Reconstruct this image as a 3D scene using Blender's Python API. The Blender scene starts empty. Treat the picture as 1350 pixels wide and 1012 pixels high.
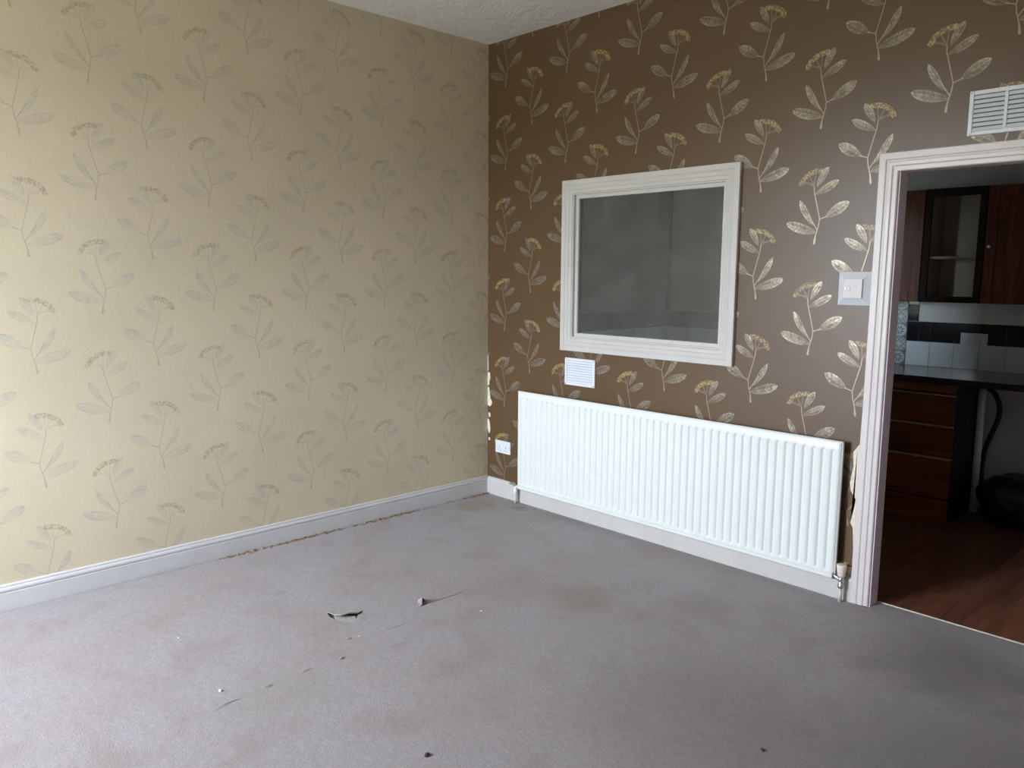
import bpy, bmesh, math, random
from mathutils import Vector, Matrix, noise

# ------------------------------------------------------------------ camera, sky, light, exposure
S = bpy.context.scene
COL = S.collection
R = random.Random(7)

def make_camera():
    yaw, pitch, roll = -0.8073057, 0.13708475, 0.00669791
    f = Vector((math.sin(yaw) * math.cos(pitch), math.cos(yaw) * math.cos(pitch), -math.sin(pitch)))
    r = Vector((math.cos(yaw), -math.sin(yaw), 0.0))
    u = r.cross(f)
    r2 = math.cos(roll) * r + math.sin(roll) * u
    u2 = -math.sin(roll) * r + math.cos(roll) * u
    cam = bpy.data.cameras.new('camera')
    cam.sensor_fit = 'HORIZONTAL'
    cam.sensor_width = 36.0
    cam.lens = 1041.32 / 1350.0 * 36.0
    cam.clip_start = 0.02
    o = bpy.data.objects.new('camera', cam)
    m = Matrix((r2, u2, -f)).transposed().to_4x4()
    m.translation = Vector((3.98927, -3.58913, 1.5))
    o.matrix_world = m
    COL.objects.link(o)
    S.camera = o

make_camera()

SKY_STRENGTH = 9.0
WIN_X0, WIN_X1, WIN_Z0, WIN_Z1 = 0.22, 1.60, 0.80, 2.50     # the daylight window in the back wall
ROOM_X, ROOM_Y, ROOM_Z = 4.7, -5.1, 2.974
S.view_settings.view_transform = 'Standard'
S.view_settings.look = 'None'
S.view_settings.exposure = 2.5
S.view_settings.gamma = 1.0
S.view_settings.use_curve_mapping = False
S.cycles.max_bounces = 14
S.cycles.diffuse_bounces = 8
S.cycles.glossy_bounces = 4
S.cycles.use_denoising = True

def make_world():
    w = bpy.data.worlds.new('overcast_sky')
    S.world = w
    w.use_nodes = True
    nt = w.node_tree
    nt.nodes.clear()
    out = nt.nodes.new('ShaderNodeOutputWorld')
    bg = nt.nodes.new('ShaderNodeBackground')
    tc = nt.nodes.new('ShaderNodeTexCoord')
    sp = nt.nodes.new('ShaderNodeSeparateXYZ')
    mr = nt.nodes.new('ShaderNodeMapRange')
    cr = nt.nodes.new('ShaderNodeValToRGB')
    nt.links.new(tc.outputs['Generated'], sp.inputs[0])
    nt.links.new(sp.outputs['Z'], mr.inputs['Value'])
    mr.inputs['From Min'].default_value = -1.0
    e = cr.color_ramp.elements
    e[0].position = 0.0; e[0].color = (0.16, 0.17, 0.14, 1)        # ground
    e[1].position = 1.0; e[1].color = (0.87, 0.96, 1.16, 1)        # zenith
    a = e.new(0.485); a.color = (0.22, 0.235, 0.21, 1)
    b = e.new(0.53); b.color = (0.76, 0.86, 1.02, 1)                # horizon haze
    nt.links.new(mr.outputs[0], cr.inputs[0])
    nt.links.new(cr.outputs[0], bg.inputs['Color'])
    bg.inputs['Strength'].default_value = SKY_STRENGTH
    nt.links.new(bg.outputs[0], out.inputs['Surface'])

make_world()

def make_portal():
    l = bpy.data.lights.new('daylight_portal', 'AREA')
    l.shape = 'RECTANGLE'
    l.size = WIN_X1 - WIN_X0
    l.size_y = WIN_Z1 - WIN_Z0
    l.cycles.is_portal = True
    o = bpy.data.objects.new('daylight_portal', l)
    o.location = ((WIN_X0 + WIN_X1) / 2, ROOM_Y - 0.305, (WIN_Z0 + WIN_Z1) / 2)
    o.rotation_euler = (math.radians(90), 0, 0)           # -Z of the lamp looks along +y, into the room
    o.rotation_euler = Vector((0, 1, 0)).to_track_quat('-Z', 'Z').to_euler()
    COL.objects.link(o)

make_portal()

# ------------------------------------------------------------------ node helper
class NT:
    def __init__(self, name):
        self.mat = bpy.data.materials.new(name)
        self.mat.use_nodes = True
        self.nt = self.mat.node_tree
        self.nt.nodes.clear()
        self.out = self.nt.nodes.new('ShaderNodeOutputMaterial')

    def n(self, typ, **kw):
        x = self.nt.nodes.new(typ)
        for k, v in kw.items():
            setattr(x, k, v)
        return x

    def put(self, sock, v):
        if v is None:
            return
        if isinstance(v, bpy.types.NodeSocket):
            self.nt.links.new(v, sock)
        elif isinstance(v, (tuple, list)) and len(v) == 3 and sock.type == 'RGBA':
            sock.default_value = (*v, 1)
        else:
            sock.default_value = v

    def m(self, op, a, b=None, c=None, clamp=False):
        x = self.n('ShaderNodeMath', operation=op, use_clamp=clamp)
        self.put(x.inputs[0], a); self.put(x.inputs[1], b); self.put(x.inputs[2], c)
        return x.outputs[0]

    def vm(self, op, a, b=None, scale=None):
        x = self.n('ShaderNodeVectorMath', operation=op)
        self.put(x.inputs[0], a); self.put(x.inputs[1], b)
        if scale is not None:
            self.put(x.inputs['Scale'], scale)
        return x.outputs['Value'] if op in ('LENGTH', 'DOT_PRODUCT', 'DISTANCE') else x.outputs['Vector']

    def sstep(self, v, lo, hi, a=0.0, b=1.0):
        x = self.n('ShaderNodeMapRange', interpolation_type='SMOOTHSTEP')
        self.put(x.inputs['Value'], v)
        x.inputs['From Min'].default_value = lo; x.inputs['From Max'].default_value = hi
        x.inputs['To Min'].default_value = a; x.inputs['To Max'].default_value = b
        return x.outputs[0]

    def lstep(self, v, lo, hi, a=0.0, b=1.0):
        x = self.n('ShaderNodeMapRange')
        self.put(x.inputs['Value'], v)
        x.inputs['From Min'].default_value = lo; x.inputs['From Max'].default_value = hi
        x.inputs['To Min'].default_value = a; x.inputs['To Max'].default_value = b
        return x.outputs[0]

    def pos(self):
        return self.n('ShaderNodeTexCoord').outputs['Object']

    def sep(self, v):
        x = self.n('ShaderNodeSeparateXYZ'); self.put(x.inputs[0], v)
        return x.outputs[0], x.outputs[1], x.outputs[2]

    def comb(self, a, b, c):
        x = self.n('ShaderNodeCombineXYZ')
        self.put(x.inputs[0], a); self.put(x.inputs[1], b); self.put(x.inputs[2], c)
        return x.outputs[0]

    def noise(self, v, scale, detail=3.0, rough=0.5, dist=0.0):
        x = self.n('ShaderNodeTexNoise')
        self.put(x.inputs['Vector'], v)
        x.inputs['Scale'].default_value = scale
        x.inputs['Detail'].default_value = detail
        x.inputs['Roughness'].default_value = rough
        x.inputs['Distortion'].default_value = dist
        return x.outputs[0]

    def mix(self, fac, a, b):
        x = self.n('ShaderNodeMix', data_type='RGBA')
        self.put(x.inputs[0], fac); self.put(x.inputs[6], a); self.put(x.inputs[7], b)
        return x.outputs[2]

    def fmix(self, fac, a, b):
        x = self.n('ShaderNodeMix', data_type='FLOAT')
        self.put(x.inputs[0], fac); self.put(x.inputs[2], a); self.put(x.inputs[3], b)
        return x.outputs[0]

    def bump(self, h, strength=0.3, dist=0.005):
        x = self.n('ShaderNodeBump')
        x.inputs['Strength'].default_value = strength
        x.inputs['Distance'].default_value = dist
        self.put(x.inputs['Height'], h)
        return x.outputs[0]

    def bsdf(self, color, rough=0.6, metallic=0.0, spec=0.5, normal=None):
        x = self.n('ShaderNodeBsdfPrincipled')
        self.put(x.inputs['Base Color'], color)
        self.put(x.inputs['Roughness'], rough)
        self.put(x.inputs['Metallic'], metallic)
        self.put(x.inputs['Specular IOR Level'], spec)
        if normal is not None:
            self.put(x.inputs['Normal'], normal)
        self.nt.links.new(x.outputs[0], self.out.inputs['Surface'])
        return x

def plain(name, color, rough=0.5, metallic=0.0, spec=0.5, var=0.06, scale=14.0, bumps=0.0):
    t = NT(name)
    p = t.pos()
    nz = t.noise(p, scale, 4)
    k = t.lstep(nz, 0.3, 0.7, 1 - var, 1 + var)
    c = t.vm('SCALE', tuple(color), scale=k)
    nrm = t.bump(t.noise(p, scale * 9, 3), bumps, 0.002) if bumps else None
    t.bsdf(c, rough, metallic, spec, nrm)
    return t.mat

# ------------------------------------------------------------------ wallpaper: a printed umbel sprig, mirrored in alternate columns
def sprig(t, u, v, pw):
    """u, v: metres from the foot of the stem. Returns (leaf, stem, seed) print masks."""
    p = t.comb(u, v, 0.0)

    def seg(a, b, w0, soft=0.0016):
        ax, ay = a; bx, by = b
        dx, dy = bx - ax, by - ay
        L2 = dx * dx + dy * dy
        q = t.vm('SUBTRACT', p, (ax, ay, 0))
        k = t.m('MULTIPLY', t.vm('DOT_PRODUCT', q, (dx, dy, 0)), 1.0 / L2, clamp=True)
        d = t.vm('LENGTH', t.vm('SUBTRACT', q, t.vm('SCALE', (dx, dy, 0), scale=k)))
        return d

    def polyline(pts):
        d = None
        for a, b in zip(pts[:-1], pts[1:]):
            s = seg(a, b, 0)
            d = s if d is None else t.m('MINIMUM', d, s)
        return d

    grain = t.noise(pw, 95.0, 2, 0.6)
    blot = t.noise(pw, 38.0, 2, 0.5)

    def leaf(b, tip, w, curve=0.0, k=0.8, veins=8.0, start=0.0, lo=0.5):
        dx, dy = tip[0] - b[0], tip[1] - b[1]
        L = math.hypot(dx, dy)
        dx, dy = dx / L, dy / L
        q = t.vm('SUBTRACT', p, (b[0], b[1], 0))
        uu = t.m('MULTIPLY', t.vm('DOT_PRODUCT', q, (dx, dy, 0)), 1.0 / L)
        ss = t.vm('DOT_PRODUCT', q, (-dy, dx, 0))
        bow = t.m('MULTIPLY', t.m('MULTIPLY', uu, t.m('SUBTRACT', 1.0, uu)), 4.0)
        ss = t.m('SUBTRACT', ss, t.m('MULTIPLY', bow, curve))
        u2 = t.lstep(uu, start, 1.0)
        u3 = t.m('POWER', u2, 1.25)
        half = t.m('MULTIPLY', t.m('POWER', t.m('MAXIMUM', t.m('MULTIPLY', t.m('MULTIPLY', u3, t.m('SUBTRACT', 1.0, u3)), 4.0), 0.0), k), w)
        a = t.m('ABSOLUTE', ss)
        ratio = t.m('DIVIDE', a, t.m('MAXIMUM', half, 0.00001))
        inside = t.sstep(ratio, 1.12, 0.86)
        edge = t.sstep(ratio, 0.55, 0.9, 0.0, 0.40)
        rib = t.sstep(a, 0.0022, 0.0006, 0.0, 0.55)
        vv = t.m('SUBTRACT', t.m('MULTIPLY', uu, veins), t.m('MULTIPLY', ratio, 0.9))
        vein = t.sstep(t.m('ABSOLUTE', t.m('SUBTRACT', t.m('FRACT', vv), 0.5)), 0.22, 0.05, 0.0, 0.30)
        upper = t.sstep(ss, -0.004, 0.010, 0.0, 0.22)
        body = t.m('ADD', t.m('ADD', edge, rib), t.m('ADD', vein, upper))
        body = t.m('ADD', body, t.lstep(blot, 0.35, 0.68, 0.05, 0.55))
        body = t.m('MULTIPLY', body, t.lstep(uu, 0.15, 0.9, lo, 1.15))
        return t.m('MULTIPLY', inside, body)

    leaves = [
        leaf((0.008, 0.049), (-0.144, 0.097), 0.0225, curve=0.003, k=0.62),
        leaf((0.007, 0.063), (-0.084, 0.200), 0.0150, curve=0.006, k=0.7, start=0.15),
        leaf((0.040, 0.116), (0.150, 0.182), 0.0235, curve=0.0, k=0.75, veins=6),
        leaf((-0.012, 0.222), (0.096, 0.280), 0.0175, curve=-0.002, k=0.65),
        leaf((-0.004, 0.258), (0.045, 0.342), 0.0160, curve=0.002, k=0.6, veins=6, lo=0.7),
    ]
    lf = leaves[0]
    for x in leaves[1:]:
        lf = t.m('MAXIMUM', lf, x)
    lf = t.m('MULTIPLY', lf, t.lstep(grain, 0.3, 0.62, 0.55, 1.0))

    d = polyline([(-0.003, 0.001), (0.001, 0.034), (0.013, 0.078), (0.017, 0.11), (0.0, 0.176), (-0.015, 0.232), (-0.018, 0.262)])
    d = t.m('MINIMUM', d, seg((0.017, 0.11), (0.052, 0.123), 0))
    d = t.m('MINIMUM', d, seg((0.007, 0.063), (-0.04, 0.134), 0))
    foot = t.sstep(v, 0.05, 0.0, 0.0, 0.0028)
    st = t.sstep(t.m('SUBTRACT', d, foot), 0.0030, 0.0012)
    rays = t.m('MINIMUM', seg((-0.018, 0.262), (-0.072, 0.288), 0), seg((-0.018, 0.262), (-0.046, 0.314), 0))
    rays = t.m('MINIMUM', rays, seg((-0.018, 0.262), (-0.012, 0.324), 0))
    rays = t.m('MINIMUM', rays, seg((-0.074, 0.278), (-0.022, 0.274), 0))
    st = t.m('MAXIMUM', st, t.sstep(rays, 0.0042, 0.0012, 0.0, 0.40))
    stem = t.m('MULTIPLY', st, t.lstep(grain, 0.3, 0.6, 0.6, 1.0))

    arc = polyline([(-0.082, 0.278), (-0.068, 0.301), (-0.042, 0.319), (-0.014, 0.328), (0.012, 0.329)])
    vo = t.n('ShaderNodeTexVoronoi')
    t.put(vo.inputs['Vector'], pw)
    vo.inputs['Scale'].default_value = 105.0
    dots = t.sstep(vo.outputs['Distance'], 0.62, 0.30)
    seed = t.m('MULTIPLY', t.sstep(arc, 0.0135, 0.0095), t.m('ADD', t.m('MULTIPLY', dots, 0.75), 0.25))
    return lf, stem, seed

def wallpaper(name, axis, u0, base, leaf_c, stem_c, seed_c, strength, sheen):
    t = NT(name)
    P = t.pos()
    x, y, z = t.sep(P)
    h = x if axis == 'x' else y
    PX, PZ = 0.5255, 0.5175

    def wrap(v, o, per, lo):
        # value relative to o, wrapped into [lo, lo+per)
        q = t.m('DIVIDE', t.m('SUBTRACT', v, o + lo), per)
        return t.m('ADD', t.m('MULTIPLY', t.m('FRACT', q), per), lo)
    zA = 1.392 if axis == 'x' else 1.049
    uA = wrap(h, u0, PX, -PX / 2);            vA = wrap(z, zA, PZ, -0.082)
    uB = wrap(h, u0 + 0.290, PX, -PX / 2);    vB = wrap(z, zA - 0.2555, PZ, -0.082)
    c = 0.172
    dA = t.m('ADD', t.m('ABSOLUTE', uA), t.m('ABSOLUTE', t.m('SUBTRACT', vA, c)))
    dB = t.m('ADD', t.m('ABSOLUTE', uB), t.m('ABSOLUTE', t.m('SUBTRACT', vB, c)))
    isA = t.m('LESS_THAN', dA, dB)
    u = t.fmix(isA, uB, t.m('MULTIPLY', uA, -1.0))
    v = t.fmix(isA, vB, vA)
    pw = t.comb(h, z, 0.0)
    lf, stem, seed = sprig(t, u, v, pw)
    # paper: faint weave, broad staining
    big = t.noise(P, 1.3, 3, 0.55)
    fine = t.noise(P, 60.0, 3, 0.6)
    k = t.m('ADD', t.lstep(big, 0.3, 0.7, 0.94, 1.06), t.lstep(fine, 0.3, 0.7, -0.035, 0.035))
    col = t.vm('SCALE', tuple(base), scale=k)
    col = t.mix(t.m('MULTIPLY', lf, strength, clamp=True), col, leaf_c)
    col = t.mix(t.m('MULTIPLY', stem, min(1.0, strength * 1.15), clamp=True), col, stem_c)
    col = t.mix(t.m('MULTIPLY', seed, min(1.0, strength * 1.2), clamp=True), col, seed_c)
    nb = t.bump(t.m('ADD', t.noise(P, 240.0, 2), t.m('MULTIPLY', big, 2.0)), 0.12, 0.0015)
    foil = t.m('MULTIPLY', t.m('MAXIMUM', lf, t.m('MULTIPLY', stem, 0.7)), 0.75, clamp=True) if sheen else 0.0     # silvery ink
    t.bsdf(col, 0.38 if sheen else 0.65, foil, 0.48 if sheen else 0.3, nb)
    return t.mat

M = {}
M['paper_cream'] = wallpaper('cream_sprig_wallpaper', 'y', -2.178, (0.62, 0.53, 0.375), (0.29, 0.33, 0.335), (0.29, 0.30, 0.275), (0.29, 0.23, 0.125), 0.50, False)
M['paper_brown'] = wallpaper('brown_sprig_wallpaper', 'x', 1.9765, (0.112, 0.064, 0.029), (0.46, 0.44, 0.36), (0.40, 0.34, 0.25), (0.46, 0.36, 0.14), 0.66, True)

def ceiling_mat():
    t = NT('swirled_textured_ceiling_paint')
    P = t.pos()
    d = t.noise(P, 9.0, 2, 0.5, 1.2)
    v = t.n('ShaderNodeTexVoronoi')
    t.put(v.inputs['Vector'], P); v.inputs['Scale'].default_value = 6.0
    ring = t.m('SINE', t.m('MULTIPLY', v.outputs['Distance'], 60.0))
    h = t.m('ADD', t.m('MULTIPLY', ring, 0.13), t.m('MULTIPLY', d, 1.6))
    c = t.mix(t.lstep(d, 0.3, 0.7), (0.80, 0.79, 0.77), (0.88, 0.87, 0.85))
    t.bsdf(c, 0.8, 0, 0.2, t.bump(h, 0.38, 0.012))
    return t.mat
M['ceiling'] = ceiling_mat()

def carpet_mat():
    t = NT('worn_taupe_carpet')
    P = t.pos()
    x, y, z = t.sep(P)
    fine = t.noise(P, 190.0, 3, 0.7)
    mid = t.noise(P, 34.0, 4, 0.65)
    big = t.noise(P, 1.9, 4, 0.6)
    blot = t.noise(P, 4.3, 3, 0.55, 0.4)
    c = t.mix(t.lstep(fine, 0.25, 0.75), (0.205, 0.182, 0.180), (0.42, 0.385, 0.392))
    c = t.mix(t.lstep(mid, 0.38, 0.68, 0.0, 0.5), c, (0.24, 0.205, 0.195))
    c = t.mix(t.lstep(big, 0.42, 0.72, 0.0, 0.42), c, (0.27, 0.215, 0.175))
    c = t.mix(t.lstep(blot, 0.50, 0.70, 0.0, 0.42), c, (0.22, 0.175, 0.145))
    # old stains, and broad darker areas at the right towards the doorway
    for (sx, sy, r, col, a) in ((1.66, -0.90, 0.22, (0.20, 0.145, 0.085), 0.45), (0.22, -0.27, 0.17, (0.20, 0.17, 0.075), 0.55),
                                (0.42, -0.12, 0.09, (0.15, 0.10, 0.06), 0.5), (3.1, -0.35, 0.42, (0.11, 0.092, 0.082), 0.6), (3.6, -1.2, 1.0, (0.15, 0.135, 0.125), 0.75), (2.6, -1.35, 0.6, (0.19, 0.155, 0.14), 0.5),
                                (1.32, -1.05, 0.30, (0.26, 0.19, 0.17), 0.4), (2.1, -0.55, 0.2, (0.20, 0.16, 0.14), 0.35),
                                (1.5, -2.35, 0.26, (0.25, 0.22, 0.18), 0.35)):
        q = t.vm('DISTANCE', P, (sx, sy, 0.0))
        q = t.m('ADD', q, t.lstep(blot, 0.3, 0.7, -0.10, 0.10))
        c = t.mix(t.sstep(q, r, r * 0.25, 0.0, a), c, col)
    h = t.m('ADD', t.m('MULTIPLY', fine, 0.6), t.m('ADD', t.m('MULTIPLY', mid, 0.7), t.m('MULTIPLY', big, 2.0)))
    b = t.bsdf(c, 0.95, 0, 0.1, t.bump(h, 0.5, 0.006))
    b.inputs['Sheen Weight'].default_value = 0.15
    return t.mat
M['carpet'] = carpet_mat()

def white_paint(name, col, rough=0.35, chips=True):
    t = NT(name)
    P = t.pos()
    a = t.noise(P, 7.0, 4, 0.6)
    b = t.noise(P, 60.0, 3, 0.6)
    c = t.vm('SCALE', tuple(col), scale=t.lstep(a, 0.3, 0.7, 0.95, 1.03))
    if chips:
        c = t.mix(t.sstep(b, 0.74, 0.80, 0.0, 0.5), c, (0.42, 0.36, 0.30))
    t.bsdf(c, rough, 0, 0.5, t.bump(t.noise(P, 45.0, 3), 0.04, 0.001))
    return t.mat
M['gloss'] = white_paint('white_gloss_paint', (0.585, 0.56, 0.52))
M['gloss_left'] = white_paint('greyed_white_gloss_paint', (0.60, 0.585, 0.58))
M['gloss_door'] = white_paint('pinkish_white_gloss_paint', (0.68, 0.62, 0.59))
M['lining'] = white_paint('worn_mauve_white_lining_paint', (0.72, 0.61, 0.66), 0.5)
M['radiator'] = plain('white_radiator_enamel', (0.76, 0.78, 0.735), 0.28, var=0.015)
M['plastic'] = plain('white_plastic', (0.72, 0.75, 0.78), 0.35, var=0.015)
M['plastic_pink'] = plain('aged_pinkish_white_plastic', (0.66, 0.59, 0.58), 0.4, var=0.02)
M['dark'] = plain('dark_recess', (0.03, 0.028, 0.026), 0.7)
M['screw'] = plain('dull_screw_steel', (0.35, 0.33, 0.30), 0.4, 0.8)
M['chrome'] = plain('tarnished_chrome', (0.55, 0.55, 0.55), 0.28, 0.9)
M['valve_green'] = plain('verdigris_brass', (0.20, 0.25, 0.17), 0.5, 0.4)
M['cap'] = plain('cream_valve_cap_plastic', (0.78, 0.66, 0.58), 0.45)
M['plaster'] = plain('bare_cream_plaster', (0.74, 0.68, 0.55), 0.9, var=0.12, scale=40, bumps=0.3)
M['debris'] = plain('brown_crumbled_underlay', (0.27, 0.17, 0.095), 0.95, var=0.35, scale=80)
M['underlay'] = plain('pale_felt_underlay', (0.36, 0.355, 0.31), 0.95, var=0.15, scale=60, bumps=0.4)
M['subfloor'] = plain('dirty_brown_subfloor', (0.17, 0.115, 0.075), 0.9, var=0.3, scale=25)
M['vent_shade'] = plain('shaded_grey_vent_recess', (0.16, 0.165, 0.18), 0.8)  # grey backing colour paints in the shade between the slats
M['vent_shade_light'] = plain('pale_grey_vent_recess', (0.38, 0.40, 0.44), 0.8)  # lighter painted shade behind the slats of the small vent
M['chip'] = plain('white_plaster_chip', (0.85, 0.85, 0.83), 0.8)
M['scrap'] = plain('dark_leaf_scrap', (0.05, 0.045, 0.035), 0.9, var=0.2)
M['plain_wall'] = plain('plain_taupe_emulsion', (0.42, 0.38, 0.31), 0.85)
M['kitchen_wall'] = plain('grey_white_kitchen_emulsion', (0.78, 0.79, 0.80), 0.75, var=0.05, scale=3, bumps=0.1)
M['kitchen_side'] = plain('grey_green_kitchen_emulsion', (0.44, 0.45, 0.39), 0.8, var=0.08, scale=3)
M['kitchen_ceiling'] = plain('kitchen_ceiling_paint', (0.6, 0.6, 0.6), 0.85)
M['tile_white'] = plain('white_glazed_tile', (0.80, 0.88, 0.95), 0.12, var=0.03, scale=5)
M['tile_black'] = plain('black_glazed_tile', (0.010, 0.010, 0.012), 0.10, var=0.1)
M['grout'] = plain('grey_grout', (0.36, 0.35, 0.33), 0.9)
M['worktop'] = plain('black_polished_worktop_laminate', (0.018, 0.018, 0.020), 0.16, var=0.5, scale=160)
M['black_rubber'] = plain('black_rubber', (0.010, 0.010, 0.010), 0.5)
M['pipe'] = plain('white_waste_pipe_plastic', (0.84, 0.90, 0.88), 0.4)
M['brass'] = plain('brushed_brass_grip', (0.85, 0.74, 0.44), 0.28, 1.0)
M['strip'] = plain('pale_metal_threshold', (0.72, 0.66, 0.58), 0.4, 0.3)
M['cabinet_inside'] = plain('pale_melamine_cabinet_lining', (0.42, 0.38, 0.31), 0.6)
M['dark_brown'] = plain('dark_brown_reveal', (0.035, 0.03, 0.027), 0.7)  # one dark brown for wall reveals, stop beads and the corner pipe

def bag_mat():
    t = NT('black_polythene')
    P = t.pos()
    n = t.noise(P, 14.0, 4, 0.6, 0.8)
    t.bsdf((0.008, 0.008, 0.009), 0.32, 0, 0.5, t.bump(n, 0.6, 0.02))
    return t.mat
M['bag'] = bag_mat()

def wood(name, dark, light, along, rough=0.35, scale=1.0, spec=0.5):
    t = NT(name)
    P = t.pos()
    s = {'x': (2.0, 26.0, 26.0), 'y': (26.0, 2.0, 26.0), 'z': (26.0, 26.0, 2.0)}[along]
    q = t.vm('MULTIPLY', P, tuple(k * scale for k in s))
    oi = t.n('ShaderNodeObjectInfo')
    off = t.m('MULTIPLY', oi.outputs['Random'], 37.0)
    q = t.vm('ADD', q, t.comb(off, off, off))
    a = t.noise(q, 1.0, 5, 0.6, 0.6)
    c = t.mix(t.lstep(a, 0.3, 0.72), dark, light)
    c = t.vm('SCALE', c, scale=t.lstep(oi.outputs['Random'], 0, 1, 0.82, 1.15))
    t.bsdf(c, rough, 0, spec, t.bump(a, 0.08, 0.001))
    return t.mat
M['mahogany_x'] = wood('red_mahogany_veneer_across', (0.075, 0.018, 0.009), (0.25, 0.070, 0.025), 'x', 0.4, 1.0, 0.25)
M['mahogany_z'] = wood('red_mahogany_veneer_upright', (0.075, 0.015, 0.008), (0.24, 0.055, 0.020), 'z', 0.4, 1.0, 0.25)
M['carcass'] = wood('dark_stained_carcass', (0.022, 0.012, 0.010), (0.040, 0.022, 0.017), 'z', 0.6, 1.0, 0.15)
M['laminate'] = wood('red_brown_laminate_plank', (0.12, 0.045, 0.026), (0.30, 0.115, 0.062), 'y', 0.32, 0.8, 0.35)

def glass_mat():
    t = NT('dusty_window_glass')
    fr = t.n('ShaderNodeFresnel'); fr.inputs['IOR'].default_value = 1.5
    tr = t.n('ShaderNodeBsdfTransparent'); tr.inputs['Color'].default_value = (0.95, 0.975, 0.955, 1)
    gl = t.n('ShaderNodeBsdfGlossy'); gl.inputs['Roughness'].default_value = 0.03
    df = t.n('ShaderNodeBsdfDiffuse'); df.inputs['Color'].default_value = (0.7, 0.72, 0.66, 1)
    m1 = t.n('ShaderNodeMixShader'); m2 = t.n('ShaderNodeMixShader')
    front = t.m('SUBTRACT', 1.0, t.n('ShaderNodeNewGeometry').outputs['Backfacing'])
    t.put(m1.inputs[0], t.m('MULTIPLY', t.m('MULTIPLY', fr.outputs[0], front), 1.7, clamp=True))     # both faces of a thin sheet
    t.nt.links.new(tr.outputs[0], m1.inputs[1]); t.nt.links.new(gl.outputs[0], m1.inputs[2])
    P = t.pos()
    x, y, z = t.sep(P)
    dust = t.m('ADD', t.lstep(t.noise(P, 5.0, 4, 0.6), 0.3, 0.7, 0.034, 0.060), t.m('MULTIPLY', t.sstep(t.m('ADD', z, t.m('MULTIPLY', t.noise(P, 60.0, 2), 0.02)), 0.124, 0.114), 0.12))
    t.put(m2.inputs[0], dust)
    t.nt.links.new(m1.outputs[0], m2.inputs[1]); t.nt.links.new(df.outputs[0], m2.inputs[2])
    t.nt.links.new(m2.outputs[0], t.out.inputs['Surface'])
    return t.mat
M['glass'] = glass_mat()

def rosette_mat(name, trellis):
    t = NT(name)
    g = t.n('ShaderNodeTexCoord').outputs['Generated']
    x, y, z = t.sep(g)
    a = t.m('MULTIPLY', t.m('SUBTRACT', x, 0.5), 2.0)
    b = t.m('MULTIPLY', t.m('SUBTRACT', z, 0.5), 2.0)
    r = t.m('SQRT', t.m('ADD', t.m('MULTIPLY', a, a), t.m('MULTIPLY', b, b)))
    th = t.m('ARCTAN2', b, a)
    if not trellis:
        pet = t.m('ABSOLUTE', t.m('SINE', t.m('MULTIPLY', th, 4.0)))
        dark = t.m('MULTIPLY', t.sstep(pet, 0.55, 0.75), t.m('MULTIPLY', t.sstep(r, 0.12, 0.2), t.sstep(r, 0.66, 0.55)))
        disc = t.sstep(r, 0.95, 0.90)
        c = t.mix(disc, (0.12, 0.17, 0.20), (0.55, 0.60, 0.58))
        c = t.mix(dark, c, (0.07, 0.09, 0.16))
        c = t.mix(t.sstep(t.m('ABSOLUTE', t.m('SUBTRACT', r, 0.78)), 0.06, 0.03, 0, 0.5), c, (0.16, 0.22, 0.24))
    else:
        d1 = t.m('ABSOLUTE', t.m('SINE', t.m('MULTIPLY', t.m('ADD', a, b), 4.7)))
        d2 = t.m('ABSOLUTE', t.m('SINE', t.m('MULTIPLY', t.m('SUBTRACT', a, b), 4.7)))
        ln = t.sstep(t.m('MINIMUM', d1, d2), 0.30, 0.15)
        c = t.mix(ln, (0.42, 0.48, 0.46), (0.13, 0.19, 0.22))
        c = t.mix(t.sstep(r, 0.30, 0.24), c, (0.58, 0.62, 0.60))
        c = t.mix(t.sstep(r, 1.12, 1.2), c, (0.08, 0.12, 0.15))
    t.bsdf(c, 0.3)
    return t.mat
M['rosette'] = rosette_mat('rosette_patterned_tile', False)
M['trellis'] = rosette_mat('trellis_patterned_tile', True)

# ------------------------------------------------------------------ object helpers
def link(name, me, parent=None, mats=()):
    o = bpy.data.objects.new(name, me)
    for m in mats:
        me.materials.append(M[m])
    COL.objects.link(o)
    if parent is not None:
        o.parent = parent
    return o

def from_bm(name, bm, mats, parent=None, smooth=False, recalc=True):
    if recalc:
        bmesh.ops.recalc_face_normals(bm, faces=bm.faces[:])
    me = bpy.data.meshes.new(name)
    bm.to_mesh(me); bm.free()
    if smooth:
        for p in me.polygons:
            p.use_smooth = True
    return link(name, me, parent, mats if isinstance(mats, (list, tuple)) else (mats,))

def add_box(bm, lo, hi, bevel=0.0, mi=0, segs=1):
    c = [(a + b) / 2 for a, b in zip(lo, hi)]
    s = [max(abs(b - a), 1e-5) for a, b in zip(lo, hi)]
    mat = Matrix.Translation(c) @ Matrix.Diagonal((*s, 1))
    r = bmesh.ops.create_cube(bm, size=1.0, matrix=mat)
    fs = set(f for v in r['verts'] for f in v.link_faces)
    for f in fs:
        f.material_index = mi
    if bevel:
        es = set(e for v in r['verts'] for e in v.link_edges)
        rr = bmesh.ops.bevel(bm, geom=list(es), offset=bevel, segments=segs, affect='EDGES', profile=0.5)
        for f in rr['faces']:
            f.material_index = mi

def box(name, lo, hi, mats, parent=None, bevel=0.0, segs=1):
    bm = bmesh.new()
    add_box(bm, lo, hi, bevel, 0, segs)
    return from_bm(name, bm, mats, parent)

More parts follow.
